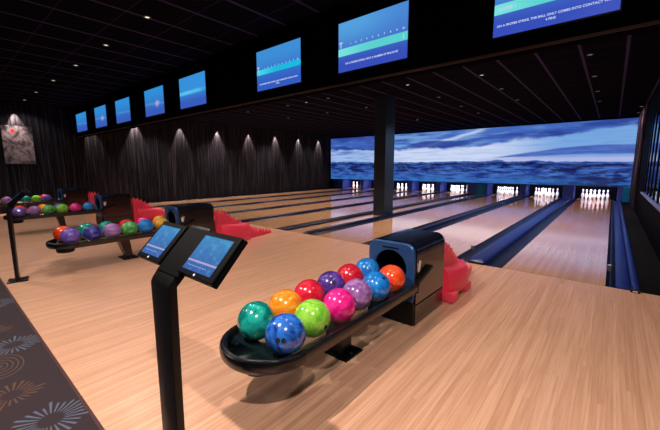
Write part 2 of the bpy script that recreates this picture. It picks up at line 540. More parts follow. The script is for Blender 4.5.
def gutter_bm(xa, xb):
    prof = []
    n = 10
    for k in range(n+1):
        t = k/n; x = xa+(xb-xa)*t
        prof.append((x, -.006-.05*math.sin(PI*t)**.7 if 0 < t < 1 else -.006))
    return sweep_y(nb(), prof, 0, LEND)
def hump_bm(xa, xb, h, y0=0.0, y1=LEND-1.0, n=12):
    loops = []
    def ring(y, s, hh):
        c = (xa+xb)/2; w2 = (xb-xa)/2*s
        pts = [(c-w2, y, -.06)]
        for k in range(n+1):
            a = PI-PI*k/n
            ca, sa = math.cos(a), math.sin(a)
            pts.append((c+w2*math.copysign(abs(ca)**.55, ca), y, -.02+(hh+.02)*abs(sa)**.5))
        pts.append((c+w2, y, -.06))
        return pts
    loops = [ring(y0, .86, h*.55), ring(y0+.03, .97, h*.9), ring(y0+.09, 1, h), ring(y1, 1, h)]
    return loft(nb(), loops)
gaps = [  # xa, xb (left, right), centre part, label
 (lanes[1]+LANE_W, -LANE_W, .24, 'between the two rightmost lanes', True),
 (lanes[2]+LANE_W, lanes[1], .10, 'between the second and third lanes from the right wall', False),
 (lanes[4]+LANE_W, lanes[3], .10, 'between the fourth and fifth lanes from the right wall', False),
 (lanes[5]+LANE_W, lanes[4], .10, 'between the fifth and sixth lanes from the right wall', False),
 (lanes[6]+LANE_W, lanes[5], .10, 'between the sixth and seventh lanes from the right wall', False),
 (lanes[7]+LANE_W, lanes[6], .10, 'between the two leftmost lanes', False)]
for xa, xb, c, lab, wide in gaps:
    t = thing('lane_gutter', 'dark gutters with a raised cap '+lab, 'gutter', ((xa+xb)/2, 0, 0), 0, 'gutters between lanes')
    m = (xa+xb)/2
    child('gutter', gutter_bm(xa, m-c/2), gutter_mat, t, True)
    child('gutter', gutter_bm(m+c/2, xb), gutter_mat, t, True)
    child('cap', hump_bm(m-c/2, m+c/2, .055 if wide else .035), hump_mat if wide else gutter_mat, t, True)
    if wide: child('end_plug', bx(m-.10, m+.10, -.012, .012, -.02, .03, bev=.006), black_satin, t)
# beside the column strip
t = thing('lane_gutter', 'dark gutter along the right side of the column strip', 'gutter', (l3-.17, 0, 0), 0, 'gutters between lanes')
child('gutter', gutter_bm(l3-.21, l3), gutter_mat, t, True)
child('cap', hump_bm(l3-.345, l3-.21, .04), gutter_mat, t, True)
t = thing('lane_gutter', 'dark gutter along the left side of the column strip', 'gutter', (CR+.2, 0, 0), 0, 'gutters between lanes')
child('gutter', gutter_bm(CR, CR+.21), gutter_mat, t, True)
child('cap', hump_bm(CR+.21, CR+.43, .055), gutter_mat, t, True)
struct('floor_strip_column', bx(CR+.43, l3-.345, .004, LEND-1, -.1, 0), lane_mat, 'maple strip between lanes where the column stands')
t = thing('lane_gutter', 'gutter and rail with blue mural reflection beside the dark right wall', 'gutter', (.13, 0, 0), 0, 'gutters between lanes')
child('gutter', gutter_bm(0, .085), gutter_mat, t, True)
child('gutter_cover', hump_bm(.086, .215, .012), hump_mat, t, True)
child('rail', hump_bm(.216, .29, .05), hump_mat, t, True)
child('end_plug', bx(.205, .285, -.06, 0, 0, .035, bev=.006), black_satin, t)
child('end_plug_plate', bx(.225, .265, -.064, -.058, .008, .022), white_line, t)
struct('floor_strip_right', bx(.29, XR, -.0, 14, -.12, -.01), black_matt, 'black floor strip beside the right wall')
t = thing('lane_gutter', 'narrow dark gutter beside the black board wall', 'gutter', (lanes[7]-.1, 0, 0), 0, 'gutters between lanes')
child('gutter', gutter_bm(lanes[7]-.2, lanes[7]), gutter_mat, t, True)
struct('floor_strip_left', bx(-14.3, lanes[7]-.2, 0, 14, -.12, .0), black_matt)

# foul sensors
for x, lab in ((-1.70, 'tiny grey foul sensor in the gutter beside the second lane from the right wall'), (.03, 'tiny grey foul sensor in the gutter beside the rightmost lane')):
    t = thing('foul_sensor', lab, 'sensor', (x, .92, -.01))
    obj('housing', bx(-.022, .022, -.03, .03, -.03, .05, bev=.005), simple('sensor_grey', (120, 125, 130), .5), t)
    obj('lens', lathe(nb(), [(.001, .05), (.012, .05), (.012, .056), (.001, .057)], 12), white_line, t)

# ------------------------------------------------------------------ pins and pin decks
pin_prof = [(.001, 0), (.026, 0), (.030, .01), (.044, .055), (.0575, .10), (.0605, .125), (.057, .155), (.045, .195), (.031, .225), (.0235, .25), (.0225, .262), (.0245, .285), (.030, .32), (.0323, .345), (.029, .365), (.018, .378), (.001, .381)]
def pin_mat():
    M = MatB('pin_white'); x, y, z = M.xyz()
    st = ((z-.243).abs()).ss(.008, .005).mx(((z-.272).abs()).ss(.008, .005))
    M.color(M.mix(st, srgb(246, 244, 240), srgb(200, 20, 30))); M.set(Roughness=.25)
    M.b.inputs['Coat Weight'].default_value = .5
    return M.m
pin0 = obj('bowling_pin', lathe(nb(), pin_prof, 20), pin_mat(), smooth=True)
first = True
HP = 12.40
for i, xl in enumerate(lanes):
    cx = xl+LANE_W/2
    for r in range(4):
        for k in range(r+1):
            p = pin0 if first else pin0.copy()
            if not first: COL.objects.link(p)
            first = False
            p.location = (cx+(k-r/2)*.27, HP+r*.205, 0)
            tag(p, 'white bowling pin standing at the far end of the '+lane_names[i], 'pin', 'pins at the end of the '+lane_names[i])
# kickback side panels, curtains, partitions
def partition(xa, xb, mat, label, blue=True):
    t = thing('pin_deck_partition', label, 'partition', ((xa+xb)/2, MY, 0), 0, 'partitions between the pin decks')
    child('front_panel', bx(xa, xb, MY-.04, MY-.02, 0.0, .535, bev=.004), mat, t)
    child('side_panel', bx(xa, xa+.02, MY-.02, LEND, 0, .535), kick_mat, t)
    child('side_panel', bx(xb-.02, xb, MY-.02, LEND, 0, .535), kick_mat, t)
    if blue: child('edge_trim', bx((xa+xb)/2-.1, (xa+xb)/2+.1, MY-.046, MY-.04, .06, .075), white_line, t)
labs = ['blue partition between the pin decks of the two rightmost lanes', 'blue partition between the second and third pin decks from the right', 
        'blue partition between the fourth and fifth pin decks from the right', 'blue partition between the fifth and sixth pin decks from the right',
        'blue partition between the sixth and seventh pin decks from the right', 'blue partition between the two leftmost pin decks']
for (xa, xb, c, lab, wide), lb in zip(gaps, labs):
    partition(xa+.14, xb-.14, panel_mat, lb)
partition(CR+.14, l3-.14-.0, panel_mat, 'wide blue partition behind the column strip', False)
tag(obj('teal_panel', bx(l3-.62, l3-.28, MY-.06, MY-.041, .0, .52, bev=.004), teal_mat), 'teal panel in front of the wide partition behind the column strip', 'panel')
tag(obj('teal_panel', bx(.31, .505, MY-.2, MY-.05, -.01, .55, bev=.01), teal_mat), 'teal box panel at the end of the rail by the right wall', 'panel')
partition(.17, .30, panel_mat, 'narrow blue partition beside the rightmost pin deck', False)
partition(-13.9, lanes[7]-.12, panel_mat, 'blue partition beside the leftmost pin deck', False)
for i, xl in enumerate(lanes):
    tag(obj('pit_curtain', bx(xl-.2, xl+LANE_W+.2, LEND+.10, LEND+.13, -.1, .9), pit_black), 'black pit curtain behind the pins of the '+lane_names[i], 'curtain', 'pit curtains')
    t = thing('pin_deck_lamp', 'lamp tube over the pins of the '+lane_names[i], 'lamp', (xl+LANE_W/2, MY+.02, .60), 0, 'pin deck lamps')
    obj('lamp_body', bx(-.45, .45, .04, .075, .05, .09), white_line, t)
    obj('lamp_tube', bx(-.43, .43, .045, .07, .03, .05), glow('tube%d' % i, (214, 214, 255), 14), t)
    l = bpy.data.lights.new('deck', 'AREA'); l.shape = 'RECTANGLE'; l.size = .8; l.size_y = .04; l.energy = 22; l.color = (.74, .76, 1)
    lo = bpy.data.objects.new('pin_deck_light', l); COL.objects.link(lo); lo.location = (xl+LANE_W/2, MY+.10, .62)
    lo.rotation_euler = (R(30), 0, 0)

# ------------------------------------------------------------------ monitors on the bulkhead
font_mat = glow('screen_text', (206, 220, 250), .9)
def text_mesh(name, s, size, mat, parent, x, z, y, align='CENTER'):
    cu = bpy.data.curves.new(name, 'FONT'); cu.body = s; cu.size = size; cu.align_x = align; cu.extrude = .0006; cu.offset = size*.02
    o = bpy.data.objects.new(name, cu); COL.objects.link(o)
    dg = bpy.context.evaluated_depsgraph_get(); me = bpy.data.meshes.new_from_object(o.evaluated_get(dg))
    bpy.data.objects.remove(o)
    me.materials.clear(); me.materials.append(mat)
    t = bpy.data.objects.new(name, me); COL.objects.link(t); t.parent = parent
    t.location = (x, y, z); t.rotation_euler = (PI/2, 0, 0)
    return t
smats = {k: screen_mat('display_'+k, k) for k in ('bar', 'bar2', 'band', 'plain', 'blob')}
SC = (3.225/6.15)
sx = [(-1.72, -.17), (-4.88, -3.23), (-7.71, -6.05), (-12.05, -10.35), (-14.99, -13.32), (-18.28, -16.61), (-21.32, -19.64), (-24.71, -22.7)]
skind = ['bar', 'bar', 'bar2', 'band', 'blob', 'plain', 'blob', 'plain']
sdesc = ['nearest and largest wall monitor, cut by the top edge of the photo', 'wall monitor with a pale teal bar and a row of numbers',
         'wall monitor with a bright cyan bar, third from the right', 'blue wall monitor with a pale streak across its middle',
         'blue wall monitor with a small pale spot low down', 'plain blue wall monitor between two that show a pale spot',
         'small blue wall monitor with a pinkish spot, second from the left', 'smallest and leftmost blue wall monitor']
for i, (a, b) in enumerate(sx):
    x0 = -.052+(a+.052)*SC; x1 = -.052+(b+.052)*SC
    if i == 7: x0, x1 = -12.98, -12.0
    w = x1-x0; h = .527
    z0 = 2.388 if i < 6 else 2.396
    t = thing('wall_monitor', sdesc[i], 'monitor', (x0, BY-.045, z0), 0, 'monitors along the bulkhead')
    obj('housing', bx(-.016, w+.016, .004, .044, -.016, h+.016, bev=.004), black_satin, t)
    s = obj('screen', bx(0, .875, .0, .006, 0, .53), smats[skind[i]], t); s.scale = (w/.875, 1, h/.53)
    if i == 0:
        s.rotation_euler = (0, 0, 0)
        text_mesh('caption', 'ON A PROPER STRIKE, THE BALL ONLY COMES INTO CONTACT WITH', .0238, font_mat, t, w*.5, .072, -.001)
        text_mesh('caption', '4 PINS', .0238, font_mat, t, w*.5, .040, -.001)
        text_mesh('player_name', 'PLAYER 1', .032, font_mat, t, .03, .198, -.001, 'LEFT')
    if i in (1, 2):
        k = 1 if i == 1 else .9
        text_mesh('initial', 'T', .085, font_mat, t, .035, .262, -.001)
        text_mesh('caption', 'ON A PROPER STRIKE, THE BALL ONLY COMES INTO CONTACT WITH' if i == 2 else 'ON A PROPER STRIKE, ONLY A NUMBER OF PINS IS HIT', .024 if i == 2 else .027, font_mat, t, w*.5, .075, -.001)
        if i == 2: text_mesh('caption', '4 PINS', .024, font_mat, t, w*.5, .045, -.001)
        for q in range(10):
            text_mesh('frame_number', str(q+1), .028, font_mat, t, .17+q*.072, .278, -.001)
        if i == 1: text_mesh('score', '1', .055, font_mat, t, w-.045, .192, -.001)

# ------------------------------------------------------------------ framed print on the left wall
def print_mat():
    M = MatB('abstract_grey_print'); x, y, z = M.xyz()
    a = M.noise(M.comb(0.0, y*4.0, z*4.0), 1.0, 5, .6, 1.0); b = M.noise(M.comb(3.0, y*12.0, z*9.0), 1.0, 4, .6)
    c = M.mix(a.ss(.38, .6), srgb(26, 22, 30), srgb(118, 106, 118))
    c = M.mix(b.ss(.5, .66)*.7, c, srgb(30, 28, 34))
    d = (((y-.23)/.045)*((y-.23)/.045)+((z-.92)/.06)*((z-.92)/.06)).ss(1.2, .7)
    c = M.mix(d, c, srgb(170, 12, 26))
    M.color(c); M.set(Roughness=.5); return M.m
t = thing('wall_picture', 'tall grey abstract print with a red spot on the black wall', 'picture', (XL, -3.22, 1.42))
obj('print', bx(.012, .02, 0, .66, 0, 1.07), print_mat(), t)
bm = bx(0, .018, -.012, .672, -.025, .0); box(bm, 0, .018, -.012, .672, 1.07, 1.085); box(bm, 0, .018, -.012, 0, 0, 1.07); box(bm, 0, .018, .66, .672, 0, 1.07)
obj('picture_frame', bm, black_satin, t)

# ------------------------------------------------------------------ downlights and added fill beams
def add_spot(x, y, z, energy, angle, blend=.5, color=(1, .89, .79), size=.03, tilt=(0, 0)):
    l = bpy.data.lights.new('spot', 'SPOT'); l.energy = energy; l.spot_size = R(angle); l.spot_blend = blend
    l.color = color; l.shadow_soft_size = size
    o = bpy.data.objects.new('downlight_or_fill_beam', l); COL.objects.link(o); o.location = (x, y, z); o.rotation_euler = (R(tilt[0]), R(tilt[1]), 0)
    return o
lamp_face = glow('lamp_face', (255, 236, 214), 1.3)
lamp_dim = glow('lamp_face_dim', (190, 185, 200), .5)
ring_mat = simple('lamp_ring', (52, 50, 54), .4)
dl0 = None
def downlight(x, y, label, group, lit=True):
    global dl0
    t = thing('downlight', label, 'downlight', (x, y, CEIL), 0, group)
    obj('ring', lathe(nb(), [(.045, 0), (.045, -.012), (.030, -.012), (.030, -.004), (.030, 0)], 20), ring_mat, t)
    obj('lamp', lathe(nb(), [(.001, -.003), (.024, -.003), (.024, -.0085), (.001, -.009)], 16), lamp_face if lit else lamp_dim, t)
# row in front of the bulkhead
rowx = [1, -.1, -1.6, -3.15, -4.62, -6.10, -7.69, -9.36, -11.1, -12.6]
for k, x in enumerate(rowx[1:]):
    downlight(x, -2.74, 'small recessed downlight, %s from the right in the row in front of the monitors' % ords[k], 'downlights in front of the monitors')
    add_spot(x-.15, -2.74, CEIL-.03, 34, 130, .6, size=.035)
# rows above the lanes
for rx, rn, ys in ((-.51, 'rightmost lane', (2.54, 4.28, 6.08, 7.73)), (-2.25, 'second lane from the right', (2.70, 4.27, 6.0)), (-3.77, 'third lane from the right', (2.48, 4.25, 5.99, 7.7)),
                   (-6.10, 'lane just left of the column', (2.46, 4.3, 7.88)), (-6.95, 'fifth lane from the right', (2.5, )), (-7.72, 'sixth lane from the right', (2.5, 4.33)), (-9.6, 'seventh lane from the right', (2.44, 4.28))):
    for k, y in enumerate(ys):
        bright = (rx, y) in ((-6.95, 2.5), (-6.10, 7.88), (-2.25, 2.70), (-3.77, 2.48))
        downlight(rx, y, 'tiny ceiling downlight, %s beyond the bulkhead, above the %s' % (ords[k], rn), 'downlights over the lanes', bright)
for k, y in enumerate((9.6, 11.2)):
    downlight(.45, y, 'small recessed downlight above the timber slats, %s one from the picture wall' % ('second' if k == 0 else 'first'), 'downlights by the right wall')
    add_spot(.42, y, CEIL-.03, 130, 100, .8, (1, .55, .60), .02)
# wall washers along the left wall
for k in range(9):
    y = -2.90 if k == 0 else (-1.20 if k == 1 else -1.37+(k-1)*1.63)
    t = thing('wall_spot', 'small black ceiling spot washing the left board wall, %s from the picture end' % ords[k], 'spotlight', (XL+.075, y, CEIL), 0, 'wall washing spots')
    obj('barrel', lathe(nb(), [(.001, 0), (.026, 0), (.026, -.15), (.020, -.15), (.020, -.13), (.001, -.13)], 16), black_satin, t, True)
    add_spot(XL+.085, y, 2.985, 520, 54, .6, (1, .76, .60), .012)
# general downlights that stand above and behind the photographer
for k, x in enumerate((.3, -1.95, -4.6, -7.2, -10.0)):
    downlight(x, -4.85, 'ceiling downlight over the carpet edge, %s from the right' % ords[k], 'downlights over the carpet')
    add_spot(x, -4.85, CEIL-.03, 430 if k == 1 else (345 if k == 0 else 135), 140, .6, size=.03)
for x in (-12.4, -10.7, -9.1, -7.4, -5.9, -3.8, -2.2, -.5):  # added fill spots over the lanes, without any fixture
    for y, e in ((.8, 165), (3.4, 265), (6.2, 235), (9.2, 120)):
        add_spot(x, y, CEIL-.03, e, 108, .8, (1, .82, .72), .05)

# ------------------------------------------------------------------ ball return machines, racks and balls
def rrect(x0, x1, z0, z1, r, n=8, bottom=False):
    pts = [(x0, z0), (x1, z0)]
    for k in range(n+1):
        a = k/n*PI/2; pts.append((x1-r+r*math.cos(a), z1-r+r*math.sin(a)))
    for k in range(n+1):
        a = PI/2+k/n*PI/2; pts.append((x0+r+r*math.cos(a), z1-r+r*math.sin(a)))
    return pts

HW, HH, HD = .225, .70, .62      # half width, height, depth of the hood
def hood_parts(t):
    # body: rounded section, open tunnel behind the face
    bm = nb()
    prism(bm, rrect(-HW, HW, .0, HH, .085), 'y', .035, HD)
    bm.faces.ensure_lookup_table(); bm.normal_update()
    bmesh.ops.delete(bm, geom=[f_ for f_ in bm.faces if all(abs(v.co.y-.035) < 1e-5 for v in f_.verts)], context='FACES_ONLY')
    # black body; side and top reflections are painted as two tints
    ob = obj('body', bm, [hood_top, hood_side], t, True)
    for p in ob.data.polygons:
        if abs(p.normal.x) > .8: p.material_index = 1
    # face plate with a round mouth
    bm = nb()
    out = rrect(-HW+.006, HW-.006, .20, HH-.006, .08, 10)
    hc, hr = (0, .475), .150
    # ring between hole and outline
    n = 48
    inner = [(hc[0]+hr*math.cos(2*PI*k/n), hc[1]+hr*math.sin(2*PI*k/n)) for k in range(n)]
    def cast(a):
        dx, dz = math.cos(a), math.sin(a); best = None
        m = len(out)
        for i in range(m):
            ax, az = out[i]; bx_, bz = out[(i+1) % m]
            ex, ez = bx_-ax, bz-az; den = dx*ez-dz*ex
            if abs(den) < 1e-9: continue
            tt = ((ax-hc[0])*ez-(az-hc[1])*ex)/den; u = ((ax-hc[0])*dz-(az-hc[1])*dx)/den
            if tt > 0 and -1e-6 <= u <= 1+1e-6: best = tt if best is None else max(best, tt)
        return (hc[0]+dx*best, hc[1]+dz*best)
    outer = [cast(2*PI*k/n) for k in range(n)]
    F = [[bm.verts.new((p[0], y, p[1])) for p in ring] for ring, y in ((outer, .034), (outer, .008), ([(p[0]*.965, (p[1]-.47)*.965+.47) for p in outer], -.0), (inner, 0), (inner, .03))]
    for a, b in zip(F, F[1:]):
        for i in range(n): bm.faces.new((a[i], a[(i+1) % n], b[(i+1) % n], b[i]))
    obj('face_plate', bm, hood_face, t, True)
    bm = nb(); c = [bm.verts.new((hc[0]+(hr+.002)*math.cos(2*PI*k/n), .31, hc[1]+(hr+.002)*math.sin(2*PI*k/n))) for k in range(n)]
    fr = [bm.verts.new((v.co.x, .03, v.co.z)) for v in c]
    for i in range(n): bm.faces.new((fr[i], fr[(i+1) % n], c[(i+1) % n], c[i]))
    bm.faces.new(c); obj('mouth_tunnel', bm, pit_black, t, True)
    obj('slot', bx(-.075, .075, -.003, .004, .638, .648), black_matt, t)
    obj('lower_front', bx(-HW+.005, HW-.005, .002, .034, .01, .198), black_satin, t)
    # arms that carry the rack on along both sides of the hood
    for s_ in (-1, 1):
        bm = nb(); prism(bm, [(.0, .30), (.02, .38), (.29, .452), (.27, .478), (.0, .40)], 'x', min(s_*(HW+.001), s_*.262), max(s_*(HW+.001), s_*.262), bev=.004)
        obj('side_arm', bm, black_satin, t)
    # side seam and emblem
    obj('side_seam', bx(HW-.001, HW+.0025, .04, HD-.01, .172, .182), black_matt, t)
    em = nb()
    prism(em, [(.075+a_*1.15, .50+b_*1.15) for a_, b_ in ((0, -.040), (.010, -.034), (.018, -.018), (.021, .004), (.030, .036), (.027, .040), (.012, .014), (.010, .016), (.008, .046), (.004, .048), (-.001, .016), (-.004, .014), (-.018, .030), (-.021, .027), (-.013, .002), (-.016, -.016), (-.010, -.034))], 'x', HW, HW+.0035)
    obj('emblem', em, emblem_mat, t)

def stadium(r, y0, y1, z, n=18, k=1.0):
    """plan outline: rounded at y0 (near the photographer), square at y1"""
    pts = [(r, y1, z)]
    pts += [(r*math.cos(-a), y0+r*k+r*k*math.sin(-a), z) for a in [PI*i/n for i in range(n+1)]]
    pts += [(-r, y1, z)]
    return pts
def rack_parts(t):
    # local frame: y=0 is the hood's face, tray runs to -y
    r, y0, y1 = .275, -1.575, -.008
    bm = nb()
    outs = []
    for rr, z in ((.235, .300), (.262, .306), (.275, .325), (.277, .36), (.272, .374), (.262, .380), (.246, .380), (.236, .372), (.232, .345)):
        outs.append(stadium(rr, y0+(.275-rr), y1, z))
    L = [[bm.verts.new(p) for p in o_] for o_ in outs]
    for a, b in zip(L, L[1:]):
        for i in range(len(a)-1): bm.faces.new((a[i], a[i+1], b[i+1], b[i]))
    ro = obj('tray_rim', bm, [tray_mat, tray_side], t, True)
    for p in ro.data.polygons:
        c = p.center
        if abs(p.normal.x) > .75 and c.x > .26 and c.y > -1.2: p.material_index = 1  # only the right flank gets the painted floor reflection
    # bed with two ball grooves and a middle ridge
    bm = nb()
    ys = [y0+.045+i*(1.53/20) for i in range(21)]
    rows = []
    for y in ys:
        dy = max(0, (y0+.275)-y); half = math.sqrt(max(.0004, .233**2-dy**2))
        row = []
        for k in range(17):
            s = -1+2*k/16; x = s*half
            z = .345-.012*math.cos(s*2*PI)*0+.014*(abs(abs(s)-.55)/.55)**2*1.3
            row.append(bm.verts.new((x, y, z-.012)))
        rows.append(row)
    for a, b in zip(rows, rows[1:]):
        for i in range(16): bm.faces.new((a[i], a[i+1], b[i+1], b[i]))
    obj('tray_bed', bm, tray_bed, t, True)
    bm = nb(); zt = .333
    rim = [(.228*math.cos(a_), y0+.275+.228*math.sin(a_)) for a_ in [PI+.12+(PI-.24)*i/24 for i in range(25)]]
    prism(bm, rim, 'z', zt-.012, zt, bev=.003)
    obj('tip_plate', bm, simple('tip_plate_green_black', (24, 40, 42), .2, 0, .2), t, True)
    # oval ring groove and two screws at the tip
    for x, y in ((-.13, -1.44), (.05, -1.50)):
        obj('screw', lathe(nb(), [(.001, .341), (.011, .341), (.013, .337), (.013, .325)], 12, (x, y)), steel, t)
    # drum beneath the tip
    obj('drum', lathe(nb(), [(.001, .225), (.085, .225), (.098, .24), (.10, .318)], 28, (0, -1.385)), black_satin, t, True)
    # leg: tapered slanting plate
    bm = nb()
    loops = []
    for s in range(5):
        f = s/4; z = .302-(.302-.014)*f; yc = -.72+(.06)*f; hw = .085-.02*f; hd = .065-.022*f
        loops.append([(-hw, yc-hd, z), (hw, yc-hd, z), (hw, yc+hd, z), (-hw, yc+hd, z)])
    loft(bm, loops); bmesh.ops.bevel(bm, geom=[e for e in bm.edges if abs(e.verts[0].co.z-e.verts[1].co.z) > .02], offset=.008, segments=2, affect='EDGES')
    obj('leg', bm, tray_side, t, True)  # brownish light on the leg painted with the tray's reflection tint
    fp = obj('foot_plate', bx(-.125, .125, -.76, -.56, 0, .014, bev=.004), black_satin, t)
    for x, y in ((-.095, -.66), (.095, -.66), (.0, -.59)):
        obj('bolt', lathe(nb(), [(.013, .014), (.013, .020), (.009, .024), (.001, .024)], 6, (x, y)), steel, fp)

FY = -2.255
MX = [-1.445, -5.42, -9.02, -12.42]
mlab = ['beside the nearest rack', 'behind the double tablet stand', 'in the middle distance at the left', 'at the far left by the black board wall']
hood = thing('ball_return', 'black ball return hood with blue reflecting face and round mouth, nearest of the four', 'ball return', (MX[0]+.015, FY, 0), 0, 'ball return hoods')
hood_parts(hood)
for k in (1, 2, 3):
    dup(hood, (MX[k], FY, 0), ['', 'black ball return hood right behind the double tablet stand', 'black ball return hood second from the left, red ramp on its right', 'farthest black ball return hood, at the far left by the board wall'][k])
rack = thing('ball_rack', 'long black rounded ball rack holding the nearest balls', 'ball rack', (MX[0], FY, 0), 0, 'ball racks')
rack_parts(rack)
for k in (1, 2, 3):
    dup(rack, (MX[k], FY, 0), ['', 'black ball rack second nearest, left of the double tablet stand', 'black ball rack third nearest, behind the thin dark stand', 'farthest black ball rack near the board wall'][k])

BR = .1085
ball_me = {}
def ball(x, y, c, label, holes=None, z=None, group=None, nh=1):
    if c not in ball_me:
        o = obj('bowling_ball', sphere(nb(), BR), BM[c], smooth=True); ball_me[c] = o.data
        o.data.polygons.foreach_set('use_smooth', [True]*len(o.data.polygons))
    else:
        o = bpy.data.objects.new('bowling_ball', ball_me[c]); COL.objects.link(o)
    o.location = (x, y, z if z else .335+BR)
    o.rotation_euler = (rnd.uniform(0, 6), rnd.uniform(0, 6), rnd.uniform(0, 6))
    tag(o, label, 'bowling ball', group)
    if holes:
        inv = o.rotation_euler.to_matrix().inverted()
        d0 = Vector(holes).normalized(); side = d0.cross(Vector((0, 0, 1))).normalized(); up = side.cross(d0)
        for a, b, rr in ((-.14, .0, .013), (.14, .0, .013), (.0, .34, .0135))[:nh]:
            d = (d0+side*a+up*b).normalized()
            bm = lathe(nb(), [(.001, -.01), (rr, -.01), (rr, .0006), (.001, .0009)], 16)
            dl = inv@d
            bm.transform(Matrix.Translation(dl*(BR*.9995))@dl.to_track_quat('Z', 'Y').to_matrix().to_4x4())
            obj('finger_hole', bm, hole_mat, o)
    return o
cam_dir = Vector((1.3, -1.1, .85))
near = [
 (.145, -3.575, 'navy', 'dark blue swirled ball with finger holes facing the front, nearest end of the rack', (.75, -1.1, .25)),
 (.125, -3.345, 'lime', 'lime green ball between the dark blue and magenta balls on the nearest rack', (1.3, -.25, -.25)),
 (.135, -3.105, 'magenta', 'magenta ball between the lime green and pale lilac balls on the nearest rack', (1.2, .55, .6)),
 (.115, -2.882, 'lilac', 'pale lilac ball between the magenta and bright blue balls on the nearest rack', (1.2, .4, -.35)),
 (.128, -2.658, 'azure', 'bright blue ball in front of the orange red one on the nearest rack', (.9, -.35, 1.1)),
 (.128, -2.43, 'vermilion', 'orange red ball in the mouth of the nearest ball return hood', None),
 (-.10, -3.575, 'teal', 'teal green swirled ball at the near end of the nearest rack', None),
 (-.115, -3.335, 'orange', 'orange ball between the teal and red balls on the nearest rack', None),
 (-.130, -3.10, 'red', 'red ball between the orange and dark purple balls on the nearest rack', None),
 (-.135, -2.862, 'purple', 'dark purple ball with a finger hole between two red balls on the nearest rack', (.8, -.9, .75)),
 (-.145, -2.615, 'red', 'red ball between the dark purple and bright blue balls on the nearest rack', None),
 (-.13, -2.385, 'azure', 'bright blue ball just left of the nearest hood mouth, behind the others', None),
]
for dx, y, c, lab, h in near: ball(MX[0]+dx, y, c, lab, h, group='balls on the nearest rack', nh=2 if c == 'navy' else 1)
second = [(.13, -3.60, 'violet', 'mottled violet ball at the near end of the second rack'), (.13, -3.36, 'indigo', 'dark indigo ball second along the second rack'),
 (.13, -3.13, 'lilac', 'lilac ball third along the second rack'), (.13, -2.91, 'green', 'green ball in the front row of the second rack'),
 (.13, -2.69, 'azure', 'blue ball in the front row of the second rack'), (.13, -2.46, 'gold', 'golden ball nearest the hood on the second rack'),
 (-.13, -3.62, 'vermilion', 'orange red ball half hidden behind the mottled violet ball on the second rack'), (-.13, -3.36, 'teal', 'teal ball behind the indigo ball on the second rack'),
 (-.13, -3.12, 'teal', 'teal ball behind the lilac ball on the second rack'), (-.13, -2.86, 'red', 'dark red ball peeping between lilac and green balls on the second rack'),
 (-.13, -2.62, 'magenta', 'magenta ball peeping behind the green and blue balls on the second rack'), (-.13, -2.38, 'orange', 'orange ball peeping behind the golden ball on the second rack')]
for dx, y, c, lab in second: ball(MX[1]+dx, y, c, lab, group='balls on the second rack')
third = [(.135, -3.61, 'violet', 'violet and white ball at the near end of the third rack'), (.12, -3.38, 'lilac', 'lilac ball second along the third rack'), (.12, -3.15, 'green', 'pale green ball in front of an orange one on the third rack'),
 (.12, -2.93, 'lime', 'lime green ball beside the magenta one on the third rack'), (.12, -2.70, 'magenta', 'magenta ball between green and blue balls on the third rack'), (.12, -2.46, 'azure', 'bright blue ball nearest the hood on the third rack'),
 (-.085, -3.57, 'vermilion', 'orange red ball behind the violet ball at the near end of the third rack'), (-.13, -3.20, 'orange', 'orange ball behind the pale green one on the third rack'), (-.13, -2.95, 'purple', 'purple ball hidden behind the lime green ball on the third rack')]
for dx, y, c, lab in third: ball(MX[2]+dx, y, c, lab, group='balls on the third rack')
fourth = [(.12, -3.62, 'gold', 'yellow ball at the left edge of the photo on the farthest rack'), (.12, -3.40, 'lilac', 'pale lilac ball beside the yellow one on the farthest rack'), (.12, -3.02, 'teal', 'teal ball on the farthest rack'),
 (.12, -2.80, 'lime', 'lime green ball on the farthest rack'), (.12, -2.57, 'violet', 'violet ball on the farthest rack'), (-.12, -2.58, 'red', 'red ball behind the violet one on the farthest rack')]
for dx, y, c, lab in fourth: ball(MX[3]+dx, y, c, lab, group='balls on the farthest rack')

